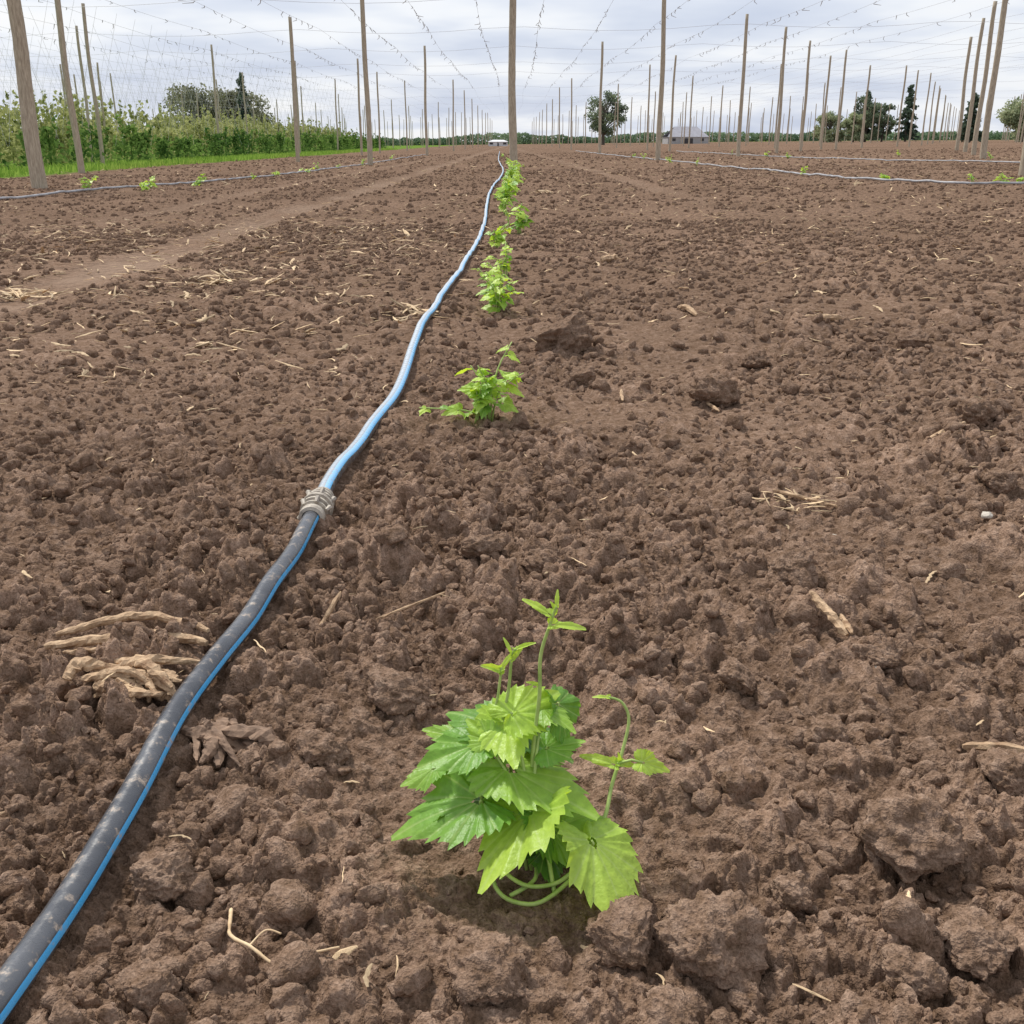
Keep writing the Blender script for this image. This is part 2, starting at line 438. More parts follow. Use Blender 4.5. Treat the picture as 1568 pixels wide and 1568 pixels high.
def hose_mesh(pts,rad,ns=96,second=False):
    P=pts; T=np.gradient(P,axis=0);T/=np.linalg.norm(T,axis=1)[:,None]
    m_=len(P);V=[];S=[];PL=[]
    aw=np.arange(ns)/ns*2*math.pi
    for i_ in range(m_):
        side=np.cross(T[i_],[0,0,1.0]);side/=np.linalg.norm(side);u=np.cross(side,T[i_])
        y=P[i_,1]
        V.append(P[i_]+rad*(np.cos(aw)[:,None]*side+np.sin(aw)[:,None]*u))
        if not second: cen=math.radians(4+16*max(0,y-1.2)+6*math.sin(y*2)); hw=math.radians(15)
        else: cen=math.radians(50+8*math.sin(y*1.3)); hw=math.radians(23)
        d=np.abs((aw-cen+math.pi)%(2*math.pi)-math.pi)
        S.append(np.clip(.5+(hw-d)/math.radians(8),0,1)); 
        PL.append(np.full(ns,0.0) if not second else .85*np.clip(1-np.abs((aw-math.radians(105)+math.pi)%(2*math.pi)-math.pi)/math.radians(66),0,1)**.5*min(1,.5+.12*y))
    V=np.vstack(V)
    ii=np.arange(m_-1)[:,None]*ns;jj=np.arange(ns)[None,:];kk=(jj+1)%ns
    F=np.stack([ii+jj,ii+kk,ii+ns+kk,ii+ns+jj],-1).reshape(-1,4)
    me=mesh_np('hose',V,F); add_attr(me,'stripe',np.concatenate(S)); add_attr(me,'painted_sheen',np.concatenate(PL)); return me
tp=smooth_path([(x,y,0) for x,y in TUBE],700)
zz=macro(tp[:,0],tp[:,1]); 
tp[:,2]=zz+.020+.004*np.sin(tp[:,1]*7)
tp[:,2]+=np.clip(tp[:,1]-8,0,20)*.0006
TR=.0145
ci=int(np.argmin(np.abs(tp[:,1]-1.791)))
new_obj('hose_near',hose_mesh(tp[:ci+1],TR),HOSE,hose)
new_obj('hose_far',hose_mesh(tp[ci:],TR*1.02,second=True),HOSE,hose)
CP=simple('coupler_plastic',(.20,.17,.14),(.55,.49,.40),70,.6,.4,.002)
cpos=tp[ci];cdir=tp[ci+3]-tp[ci-3];cdir/=np.linalg.norm(cdir)
prof=[(-.062,.0160),(-.060,.0215),(-.045,.0225),(-.044,.0185),(-.036,.0185),(-.035,.0245),(-.030,.0245),(-.029,.0205),(-.022,.0205),(-.021,.0265),
      (-.015,.0265),(-.014,.022),(-.006,.022),(-.005,.028),(.004,.028),(.005,.0225),(.013,.0225),(.014,.0265),(.020,.0265),(.021,.021),(.030,.021),(.031,.0245),(.037,.0245),(.038,.019),(.048,.0185),(.05,.0215),(.06,.0205),(.062,.0155)]
g=Geo()
side=np.cross(cdir,[0,0,1]);side/=np.linalg.norm(side);u=np.cross(side,cdir)
V,F=sweep([cpos+cdir*p[0] for p in prof],[p[1] for p in prof],28,False)
aw=np.arange(28)/28*2*math.pi
V=np.vstack([cpos+cdir*p[0]*1.05+p[1]*1.06*(np.cos(aw)[:,None]*side+np.sin(aw)[:,None]*u) for p in prof])
g.add(V,F)
for a in(20,75,130,200,255,310):
    a=math.radians(a);rad_=math.cos(a)*side+math.sin(a)*u
    for off in(-.028,.024):
        V,F=sweep([cpos+cdir*(off-.012)+rad_*.025,cpos+cdir*off+rad_*.030,cpos+cdir*(off+.012)+rad_*.025],[.003,.005,.003],6); g.add(V,F)
new_obj('hose_coupler',g.mesh('hose_coupler',False),CP,hose)
def rowhose(name,pts):
    P=smooth_path([(x,y,0) for x,y in pts],200);P[:,2]=macro(P[:,0],P[:,1])+.03
    V,F=sweep(P,.017,10); g=Geo();g.add(V,F); new_obj(name,g.mesh(name),PALE)
PALE=simple('dusty_hose',(.20,.20,.21),(.46,.46,.47),6,.5,0)
rowhose('irrigation_hose',[(12,17.5),(10,16.4),(8.3,15.4),(6.9,14.9),(6.0,15.5),(5.5,17.5),(5.3,20.5),(5.1,26),(4.9,33),(4.4,50),(4.1,70)])
rowhose('irrigation_hose',[(-8,10),(-6.9,13),(-6.6,15),(-6.2,18),(-5.4,21),(-4.9,28),(-4.7,36),(-4.8,60)])
rowhose('irrigation_hose',[(16,22),(13.5,24),(11,30),(9.6,38),(9.1,60)])

# ------------------------------------------------------------------ hop leaves
CA=np.radians([0,6,14,24,33,42,50,60,74,90,105,120,134,148,164,180])
CR=np.array([1.0,.88,.765,.675,.615,.60,.64,.575,.50,.475,.49,.50,.46,.36,.17,.04])
def leaf_geo(base,tip,nrm,length,tint,hi=True,narrow=1.0,droop=.25,seed=0,fold=.12):
    teeth=14 if hi else 11;per=6 if hi else 3; nh=teeth*per; rings=9 if hi else 3
    th=np.linspace(-math.pi,math.pi,2*nh+1)
    a=np.abs(th); rs_=np.random.default_rng(seed)
    ro=np.interp(a,CA,CR)
    idx=np.abs(np.arange(-nh,nh+1)); saw=1-((idx%per)/per)
    ro=ro*(1+.16*(saw-.5)*(a<2.6)*(a>.02))*(1+.08*np.sin(th+rs_.uniform(0,6)))
    if narrow<1: ro=ro*(narrow+(1-narrow)*np.exp(-(a/.35)**2))
    fr=np.linspace(0,1,rings+1)[1:]
    veins=np.array([0,.42,-.42,.86,-.86,1.75,-1.75]); 
    x=[];y=[];ve=[];zz_=[]
    ph=rs_.uniform(0,6,4);wv=rs_.uniform(.8,1.9)
    for f in fr:
        rr_=ro*f; xx=rr_*np.sin(th)*.95; yy=rr_*np.cos(th)
        vd=np.min(np.abs(th[:,None]-veins[None]),axis=1)
        z_=rr_*.018*(1-np.cos(math.pi*np.minimum(vd,.22)/.22))
        z_=z_+.005*np.sin(rr_*38-np.abs(th)*5)*np.minimum(vd*4,1)
        z_=z_-droop*rr_**2*.8+fold*np.abs(xx)-.10*xx**2+wv*(.075*f*f*np.sin(th*2+ph[0])+.03*f*f*np.sin(th*4+ph[1])+.010*f*np.sin(th*11+ph[2]))
        v_=np.exp(-(rr_*np.sin(np.minimum(vd,1.5))/.011)**2)+.35*np.exp(-((np.abs(np.sin(yy*14-np.abs(xx)*9)))/.18)**2)*(np.minimum(vd*3,1))
        x.append(xx);y.append(yy);ve.append(np.clip(v_,0,1));zz_.append(z_)
    x=np.concatenate([[0]]+x);y=np.concatenate([[0]]+y);z_=np.concatenate([[0]]+zz_);ve=np.concatenate([[1]]+ve)
    n=2*nh+1;F=[]
    for j_ in range(n-1): F.append((0,1+j_+1,1+j_,1+j_))
    for q_ in range(rings-1):
        b=1+q_*n
        for j_ in range(n-1): F.append((b+j_,b+j_+1,b+n+j_+1,b+n+j_))
    tip=np.array(tip,float);tip/=np.linalg.norm(tip);nrm=np.array(nrm,float);nrm-=tip*np.dot(nrm,tip);nrm/=np.linalg.norm(nrm)
    sd=np.cross(tip,nrm)
    V=np.array(base)+length*(x[:,None]*sd+y[:,None]*tip+z_[:,None]*nrm)
    return V,F,ve,np.clip(np.full(len(V),tint)+.12*(y-.3),0,1)
def leaf_add(g,*a,**k):
    V,F,ve,ti=leaf_geo(*a,**k)
    g.add(V,np.array(F),vein=ve,tint=ti)
def main_plant():
    root=bpy.data.objects.new('hop_plant',None);link(root)
    g=Geo();s=Geo(); gz=m1(.02,.82)
    crown=np.array([.018,.83,gz+.005])
    # centre, tip direction, length, tint, normal tilt (x,y)
    LV=[((-.050,.85,.112),(-.9,-.35,-.15),.054,.50,(-.3,-.3)),((-.058,.82,.070),(-1,-.15,-.12),.078,.50,(-.1,-.35)),((-.036,.89,.124),(-.75,.55,.12),.060,.35,(-.7,.3)),
        ((-.088,.86,.078),(-.9,-.1,-.5),.036,.60,(-.5,-.2)),((-.002,.845,.128),(.15,-.9,-.40),.052,1.0,(-.1,-.5)),((.016,.868,.150),(.7,.45,.12),.050,.95,(.1,-.5)),
        ((.052,.875,.128),(.40,-.45,-.85),.050,.35,(.8,-.1)),((.024,.83,.088),(.90,-.40,-.28),.084,.72,(.25,-.4)),((.000,.79,.060),(-.55,-.75,-.30),.080,.92,(-.3,-.1)),
        ((.060,.815,.046),(1,.05,-.10),.062,.60,(.0,-.45)),((.086,.765,.044),(.45,-.85,-.40),.076,.95,(.35,-.1)),((.026,.885,.104),(.7,-.2,-.15),.050,.08,(.2,0)),
        ((-.008,.90,.108),(-.1,1,.1),.046,.22,(0,0)),((-.064,.895,.10),(-.9,.3,-.1),.038,.60,(-.4,0)),((.070,.845,.03),(.9,.3,-.2),.042,.22,(0,0)),((-.02,.84,.05),(-.8,-.5,-.3),.050,.08,(0,0)),
        ((.035,.80,.022),(.2,-.9,-.2),.040,.12,(0,0)),((.0,.86,.06),(.1,-.5,.1),.050,.05,(0,0)),((-.078,.835,.048),(-.8,.3,-.35),.038,.28,(-.5,.1)),((.047,.858,.112),(.9,.3,.0),.040,.55,(.3,-.3)),
        ((-.030,.855,.128),(-.5,.4,.3),.034,.75,(-.4,-.5)),((.040,.865,.142),(.8,-.5,-.3),.036,.70,(.4,-.3)),((.030,.80,.055),(.3,-.7,-.6),.040,.30,(.2,-.2))]
    for q_,(c_,d,ln,ti,nt_) in enumerate(LV):
        c_=np.array(c_)+[0,0,gz*.6];d=np.array(d,float);d/=np.linalg.norm(d)
        n_=np.array([nt_[0]+.10*math.sin(q_*2.1),nt_[1]+.10*math.cos(q_*1.7),1.0])
        base=c_-d*ln*.38
        leaf_add(g,base,d,n_,ln*1.1,ti,seed=q_+60,droop=.10+.14*math.sin(q_*1.3),fold=.05+.10*math.cos(q_))
        mid=(base+crown)/2+np.array([0,0,.018])+rng.normal(0,.006,3)
        P=smooth_path([crown+rng.normal(0,.006,3)*[1,1,0],mid,base-[0,0,.006],base],12)
        V,F=sweep(P,np.linspace(.0019,.0011,12),7);s.add(V,F)
    def shoot(P,r0,leaves,n=26):
        P=smooth_path(P,n);V,F=sweep(P,np.linspace(r0,r0*.55,n),8);s.add(V,F)
        for (c_,d,ln,ti,nw) in leaves:
            leaf_add(g,c_,d,(0.1,-.6,.8),ln,ti,narrow=nw,droop=.3,seed=int(ln*1e4),fold=.35)
    shoot([crown,(.02,.85,.09),(.026,.855,.155),(.027,.86,.195),(.036,.862,.228),(.041,.862,.245)],.0023,
          [((.036,.862,.236),(-.75,.1,.55),.032,1,.36),((.037,.862,.226),(1,.1,-.02),.036,1,.36),((.041,.862,.245),(.1,.1,1),.015,1,.3),((.041,.862,.24),(-.5,.2,.9),.012,1,.3),((.026,.857,.165),(-.8,-.2,.4),.013,.9,.3)])
    shoot([crown,(-.01,.86,.09),(-.003,.87,.155),(.000,.872,.188),(.004,.872,.196)],.0020,
          [((.0,.872,.19),(-.35,0,1),.018,1,.3),((.003,.872,.195),(.9,0,.4),.022,1,.3),((.0,.87,.185),(.4,-.2,.7),.016,1,.3)])
    shoot([crown+[-.01,0,0],(-.02,.86,.09),(-.013,.87,.15),(-.010,.872,.176)],.0019,
          [((-.01,.872,.172),(-.8,0,.3),.022,1,.35),((-.01,.872,.175),(.5,0,.9),.020,1,.3),((-.012,.872,.17),(-.5,-.3,.5),.016,1,.3)])
    shoot([(.06,.80,gz),(.088,.825,.035),(.097,.845,.062),(.108,.86,.092),(.114,.87,.12),(.107,.873,.137),(.094,.873,.143)],.0022,
          [((.104,.852,.082),(1,-.05,-.02),.018,.9,.5),((.100,.852,.080),(-.9,.1,.35),.036,.95,.36),((.094,.873,.143),(-1,0,.1),.016,1,.35),((.126,.852,.083),(1,-.1,-.2),.032,.95,.8),((.104,.852,.085),(-.1,-.3,1),.012,.9,.4)])
    V,F=sweep([(.102,.852,.082),(.116,.852,.086),(.127,.852,.083)],.0012,6);s.add(V,F)
    for P in([(.0,.84,.02),(-.018,.80,.018),(-.008,.772,.014),(.02,.762,.014),(.045,.775,.02),(.062,.79,.03)],
             [(.0,.83,.03),(-.01,.795,.03),(.012,.778,.022),(.04,.78,.022),(.06,.785,.035)],
             [(.03,.83,.06),(.034,.80,.04),(.04,.775,.012)],[(-.03,.85,.07),(-.022,.82,.04),(-.01,.80,.01)],
             [(.02,.83,.02),(.022,.79,.02),(-.002,.775,.012)]):
        P=[(p[0],p[1],p[2]+gz) for p in P];Q=smooth_path(P,24);V,F=sweep(Q,.0021,8);s.add(V,F)
    new_obj('leaves',g.mesh('hop_leaves'),HOP,root);new_obj('stems',s.mesh('hop_stems'),STEM,root)
main_plant()

def plant(x,y,w,hgt,n,seed,hi=False,name='hop_plant',runner=False):
    rs_=random.Random(seed);root=bpy.data.objects.new(name,None);link(root)
    gz=m1(x,y)+.01;g=Geo();s=Geo()
    ns=max(2,n//5)
    for k in range(ns):
        a=rs_.uniform(0,6.28);rr_=w*rs_.uniform(.1,.7);hh=hgt*rs_.uniform(.5,1)
        if k==0: hh=hgt
        top=np.array([x+math.cos(a)*rr_,y+math.sin(a)*rr_,gz+hh])
        if runner and k==1: top=np.array([x-.17,y-.02,gz+.03]);hh=.03
        P=smooth_path([(x+rs_.gauss(0,.01),y,gz-.01),((x*1.4+top[0]*.6)/2,(y*1.4+top[1]*.6)/2,gz+hh*.6),top],10)
        V,F=sweep(P,np.linspace(.0026,.0016,10)*max(1,min(y*.3,3)),5);s.add(V,F)
        m_=n//ns
        for q_ in range(m_):
            f=.3+.7*(q_+.5)/m_;p=P[int(f*9)];b=rs_.uniform(0,6.28)
            ln=rs_.uniform(.5,1.0)*w*.42*(1.15-.45*f)
            d=np.array([math.cos(b),math.sin(b),rs_.uniform(-.5,.25)])
            nb=p+d*ln*.35
            leaf_add(g,nb,d,(rs_.gauss(0,.35),-.3+rs_.gauss(0,.35),1),ln,min(1,max(0,.5+.55*f+rs_.gauss(0,.24))),hi=hi,seed=seed*31+q_+k*7,droop=.3)
    new_obj('leaves',g.mesh('leaves'),HOP,root);new_obj('stems',s.mesh('stems'),STEM,root)
plant(-.055,2.44,.135,.175,34,1,True,runner=True);plant(-.08,2.42,.10,.10,18,2,True)
for k_,(x,y,w,hh,n) in enumerate([(-.05,4.1,.16,.20,26),(-.08,4.35,.15,.19,18),(-.04,4.75,.15,.18,14),(-.03,5.4,.17,.2,18),(-.10,6.6,.19,.18,16),(.05,7.9,.22,.26,18),
        (-.02,8.6,.13,.16,8),(-.07,10.2,.19,.22,14),(-.05,11.4,.30,.30,24),(-.06,12.6,.2,.24,14),(-.05,14,.32,.32,20),(.0,15.6,.28,.30,16),(-.02,17.4,.32,.34,18),(.04,19.5,.3,.34,14),(.1,22,.3,.34,12),(.05,25,.32,.35,12)]):
    plant(x,y,w*1.0,hh*.8,n,10+k_)
kk_=0
rp=random.Random(5)
for (xs,ys) in((-6.9,14.3),(-6.4,16.6),(-6.0,17.4),(-5.6,18.9),(-5.6,19.6),(-5.2,21.6),(-5.1,23.5),(-5.0,25.0),(-4.9,27.5),(-4.8,30),(-4.8,33),(-4.8,37),(-4.8,42),(-5.8,16),(-5.9,20.5),
                 (5.3,19.8),(6.4,15.4),(6.9,15.2),(7.3,15.3),(5.7,16.8),(4.7,27.5),(4.6,30),(4.8,33),(4.5,37),(4.5,42),(9.3,36),(9.2,40),(9,45),(13.6,31),(13.5,38),(0,31),(-.1,35),(0,40),(0,46)):
    kk_+=1; plant(xs+rp.gauss(0,.12),ys,rp.uniform(.14,.30),rp.uniform(.08,.22),11,100+kk_)

# ------------------------------------------------------------------ small debris objects
g=Geo()
for P,r_ in(([(-.625,1.262,.02),(-.56,1.288,.030),(-.50,1.293,.034),(-.415,1.262,.028)],.0062),
           ([(-.63,1.235,.016),(-.56,1.240,.024),(-.48,1.250,.026),(-.41,1.235,.022)],.0076),
           ([(-.60,1.222,.014),(-.54,1.226,.018),(-.47,1.232,.020)],.0038)):
    z0=m1(-.5,1.26);Q=smooth_path(P,34);Q[:,2]+=z0;Q[:,1]+=.002*np.sin(np.arange(34)*.9);V,F=sweep(Q,r_*(1-.5*np.abs(np.linspace(-1,1,34))**3),10,True,.11);g.add(V,F)
new_obj('dead_hop_bine',g.mesh('dead_hop_bine',False),ROOTW)
def rootchunk(name,cx,cy,n,L_,mat,seed,zo=.02,ang=None):
    rs_=np.random.default_rng(seed);g=Geo();z0=m1(cx,cy)
    for k in range(n):
        a=rs_.uniform(0,6.28) if ang is None else ang+rs_.normal(0,.55);l=L_*rs_.uniform(.35,1)
        o=rs_.normal(0,L_*.15,2)
        p0=np.array([cx+o[0]-math.cos(a)*l*.5,cy+o[1]-math.sin(a)*l*.5,z0+zo+rs_.uniform(-.01,.02)])
        p2=np.array([cx+o[0]+math.cos(a)*l*.5,cy+o[1]+math.sin(a)*l*.5,z0+zo+rs_.uniform(-.02,.015)])
        p1=(p0+p2)/2+rs_.normal(0,L_*.09,3)+[0,0,.008]
        Q=smooth_path([p0,p1,p2],20);r_=rs_.uniform(.003,.012)
        V,F=sweep(Q,r_*(1.0-.75*np.abs(np.linspace(-.8,1,20))**1.5),8,True,.2);V[:,2]=z0+zo+(V[:,2]-z0-zo)*.8
        g.add(V,F)
    new_obj(name,g.mesh(name,False),mat)
rootchunk('dead_root_crown',-.475,1.14,26,.125,ROOTW,3,.014,-.5)
rootchunk('dead_root_crown',-.345,1.04,14,.11,ROOTD,4,.002,-.6)
z0=m1(-.2,.7)
g=Geo();Q=smooth_path([(-.262,.772,.02),(-.255,.745,.022),(-.248,.722,.014),(-.225,.708,.016),(-.20,.695,.012),(-.175,.70,.018),(-.15,.708,.012)],60)
zh=H(Q[:,0],Q[:,1]);zh=np.array([max(zh[max(0,k-5):k+6]) for k in range(60)]);Q[:,2]=np.convolve(np.pad(zh,4,mode='edge'),np.ones(9)/9,'valid')+.003
V,F=sweep(Q,np.linspace(.0020,.0011,60),7,True,.08);g.add(V,F,rnd=.6)
Q2=smooth_path([Q[28],Q[28]+[.012,.012,.006],Q[28]+[.026,.010,.004]],12);V,F=sweep(Q2,.0009,6);g.add(V,F,rnd=.6)
new_obj('dry_rootlet',g.mesh('dry_rootlet'),STRAW)
def add(nm,P,r_,mat):
    g_=Geo();g_.add(*sweep(smooth_path(P,14),np.array(r_)*(1-.6*np.abs(np.linspace(-1,1,14))**3),7,True,.2));new_obj(nm,g_.mesh(nm,False),mat)
def chip_at(x0,y0,x1,y1,r_):
    z0=h1(x0,y0);z1=h1(x1,y1);zm=max((z0+z1)/2,h1((x0+x1)/2,(y0+y1)/2))
    add('wood_chip',[(x0,y0,z0+r_*1.3),((x0+x1)/2,(y0+y1)/2,zm+r_*1.3),(x1,y1,z1+r_*1.3)],r_,ROOTW)
chip_at(.425,1.33,.455,1.25,.0065);chip_at(.47,1.33,.458,1.24,.004)
chip_at(.51,1.0,.60,.985,.006);chip_at(.93,2.23,1.04,2.28,.007);chip_at(-.29,1.33,-.26,1.42,.004);chip_at(-.20,1.36,-.09,1.42,.002)
chip_at(.29,2.62,.30,2.76,.005);chip_at(.5,2.65,.52,2.5,.004);chip_at(.7,3.9,.66,4.1,.01);chip_at(1.05,3.7,1.2,3.75,.012);chip_at(.5,5.9,.6,6.0,.02)
chip_at(-.63,.86,-.53,.9,.003);chip_at(.62,1.8,.5,1.86,.004)
for x,y,r_ in((.845,1.715,.011),(.565,1.675,.008),(.465,1.16,.004),(-.6,1.0,.008),(.25,1.9,.005)):
    me=clod_mesh('pale_pebble',int(x*100)+500,4,.5);me.materials.clear();me.materials.append(STONE)
    ob=new_obj('pale_pebble',me);ob.location=(x,y,h1(x,y)+r_*.6);ob.scale=(r_*1.1,r_*.9,r_*.9)

# ------------------------------------------------------------------ trellis poles
def pole_mesh(name,r_,hgt,seed):
    n=26;rs_=np.random.default_rng(seed)
    P=[(.02*math.sin(k*.35+seed),.02*math.cos(k*.3+seed*2),-.3+(hgt+.3)*k/(n-1)) for k in range(n)]
    V,F=sweep(P,np.linspace(r_*1.08,r_*.82,n)*(1+.02*rs_.standard_normal(n)),18,True,.02)
    g_=Geo();g_.add(V,F);me=g_.mesh(name);me.materials.append(WOOD);return me
PM=[pole_mesh('trellis_pole',.080,5.1,s_) for s_ in range(4)]
poles=[(-7.85,17.9,1.45),(-11.0,27.5,1.0),(-8.3,42,.95),(-4.45,34,1.0),(.03,26.5,1.15),(4.8,35.5,1.0),(8.75,42,.88),(4.35,54,.85),(12.2,50,.88),(14.9,56,.85),(18.2,64,.8),
       (13.9,32,1.12),(16.6,39,1.0),(19.2,46,1.0),(21.3,52,1.0),(-15.6,58,.8),(-4.4,56,.85),(8.72,18.4,1.1),(-13.8,36.5,.8),(-18.2,47,.8)]
rp=random.Random(3)
for x in range(-17,19):
    for j_ in range(0,9):
        px=x*4.45+.03;py=72+j_*20+(x%2)*10+abs(x)*.3+rp.gauss(0,.6)
        if abs(px)>.62*py+4: continue
        poles.append((px,py,.72))
for x,y in((-22.4,60),(-26.8,66),(-12.9,66),(-8.6,62),(0.03,62),(9.0,62),(22.5,70),(26.9,76),(17.9,60),(-30,76)):
    poles.append((x,y,.8))
for k,(x,y,w) in enumerate(poles):
    ob=bpy.data.objects.new('trellis_pole',PM[k%4]);link(ob)
    ob.location=(x,y,m1(x,y));ob.scale=(w,w,1+rp.gauss(0,.035));ob.rotation_euler=(rp.gauss(0,.008),rp.gauss(0,.008),rp.uniform(0,6))

# ------------------------------------------------------------------ wires + twine remnants
g=Geo();t=Geo()
for k in range(-16,17):
    x0=-1.1+2.23*k
    ys=np.arange(6,230,3.0);P=np.column_stack([x0+.12*np.sin(ys*.1+k),ys,4.95+.012*x0-.12*np.abs(np.sin(ys*math.pi/18+k%2*1.57))])
    V,F=sweep(P,.004,4,False);g.add(V,F)
    if abs(k)<9:
        for y in np.arange(14,90,1.05):
            if rng.random()<.4: continue
            xx=x0+.12*math.sin(y*.1+k);zz0=4.93+.012*x0-.12*abs(math.sin(y*math.pi/18+k%2*1.57));l=rng.uniform(.04,.16)
            P=[(xx,y,zz0+.03),(xx+rng.normal(0,.05),y+rng.normal(0,.05),zz0-l*.5),(xx+rng.normal(0,.09),y,zz0-l)]
            V,F=sweep(P,[.014,.012,.006],4,False);t.add(V,F)
for y in(24,35.5,45,54,64,73,91,110,130):
    xs=np.arange(-.7*y-4,.7*y+4,1.5);P=np.column_stack([xs,np.full_like(xs,y),4.98+.012*xs-.22*np.abs(np.sin(xs*math.pi/8.9))])
    V,F=sweep(P,.005,4,False);g.add(V,F)
new_obj('trellis_wires',g.mesh('trellis_wires'),WIRE);new_obj('twine_remnants',t.mesh('twine_remnants'),TWINE)
g=Geo()
for x0 in(-14.5,-18.9,-23.4,-27.8,-32):
    for y in np.arange(24,95,1.8):
        for sgn in(-1,1):
            z1=4.9+.012*x0
            b=rng.normal(0,.25)
            P=smooth_path([(x0+rng.normal(0,.05),y+b,.5),(x0+sgn*.45,y+b*.5,2.6),(x0+sgn*1.1,y,z1)],5)
            V,F=sweep(P,.0045,3,False);g.add(V,F)
new_obj('climbing_twine',g.mesh('climbing_twine'),TWINEL)

# ------------------------------------------------------------------ leaf clouds
def leafcloud(P,size,seed=0,fs=.5):
    rs_=np.random.default_rng(seed);n=len(P)
    d=rs_.normal(0,1,(n,3));d/=np.linalg.norm(d,axis=1)[:,None]
    e=rs_.normal(0,1,(n,3));e=np.cross(d,e);e/=np.linalg.norm(e,axis=1)[:,None]
    nn=np.cross(d,e)
    s_=np.asarray(size)*rs_.uniform(.6,1.3,n);s_=s_[:,None]
    V=np.stack([P-d*s_*.5,P+e*s_*.38+nn*s_*.1,P+d*s_*.6,P-e*s_*.38+nn*s_*.1],1).reshape(-1,3)
    F=np.arange(4*n).reshape(n,4)
    tone=np.clip(rs_.uniform(0,.75,n)+.9*fbm(P[:,0]*fs+P[:,2]*.7*fs,P[:,1]*fs+P[:,2]*fs,seed+900,2)+.15,0,1)
    return V,F,np.repeat(tone,4)
HOPD=foliage('hop_hedge_dark',(.055,.12,.03),(.24,.36,.09))
HOPY=foliage('hop_hedge_yellow',(.19,.22,.07),(.50,.50,.22))
TREEM=foliage('tree_olive',(.11,.12,.08),(.34,.34,.20))  # tree tones from here lightened: distance haze put into the leaf colour
TREEG=foliage('tree_green',(.09,.12,.09),(.25,.31,.18))
TREEL=foliage('tree_light',(.20,.25,.14),(.46,.50,.30))
CONM=foliage('conifer',(.045,.075,.06),(.13,.18,.12))
GRASS=foliage('grass_blades',(.15,.27,.04),(.36,.50,.10))
def hedge_row(name,x0,y0,y1,hgt,mat,n,seed,wd=.7,step=1.1,sz=.16):
    rs_=np.random.default_rng(seed);P=[];g_=Geo()
    ys=np.arange(y0,y1,step)
    per=int(n/len(ys))
    for y in ys:
        hh=hgt*rs_.uniform(.6,1.2);m_=int(per*rs_.uniform(.5,1.3))
        u_=rs_.uniform(0,1,m_)**.85
        w=wd*(1-.75*u_)*rs_.uniform(.6,1.2)
        cx=x0+rs_.normal(0,.2)
        P.append(np.column_stack([cx+rs_.normal(0,1,m_)*w*.5,y+rs_.normal(0,1,m_)*w*.5,.012*x0+u_*hh+.05]))
        for _ in range(2):
            q_=rs_.integers(8,18);uu=rs_.uniform(.6,1.3,q_);sx=rs_.choice([-1,1])
            P.append(np.column_stack([cx+sx*.25*uu+rs_.normal(0,.05,q_),y+rs_.normal(0,.05,q_),.012*x0+uu*hh]))
        V,F=sweep([(cx,y,.012*x0-.1),(cx+.03,y,.012*x0+hh*.8)],.02,4,False);g_.add(V,F,rnd=.2)
    P=np.vstack(P);V,F,r_=leafcloud(P,sz,seed);g_.add(V,F,rnd=r_)
    new_obj(name,g_.mesh(name,False),mat)
hedge_row('hop_hedge',-14.4,21,120,1.15,HOPD,13000,1)
hedge_row('hop_hedge',-18.6,24,130,1.55,HOPY,12000,2,sz=.2)
hedge_row('hop_hedge',-23,28,150,2.15,HOPY,10000,3,wd=1.1,sz=.24)
hedge_row('hop_hedge',-28,34,160,2.7,HOPY,8000,4,wd=1.4,sz=.28)
hedge_row('hop_hedge',-34,45,180,3.0,HOPY,8000,5,wd=1.6,sz=.32)
n=20000;y=rng.uniform(16,110,n);x=-11.5-rng.uniform(0,1,n)**.8*3.2
P=np.column_stack([x,y,macro(x,y)]);hb=rng.uniform(.06,.2,n)
az=rng.uniform(0,6.28,n);wv=np.column_stack([np.cos(az),np.sin(az),np.zeros(n)])*.022
ln_=np.column_stack([rng.normal(0,.04,n),rng.normal(0,.04,n),hb])
V=np.stack([P-wv,P+wv,P+wv*.3+ln_,P-wv*.3+ln_],1).reshape(-1,3)
g=Geo();g.add(V,np.arange(4*n).reshape(n,4),rnd=np.repeat(rng.uniform(0,1,n),4));new_obj('grass_verge',g.mesh('grass_verge',False),GRASS)

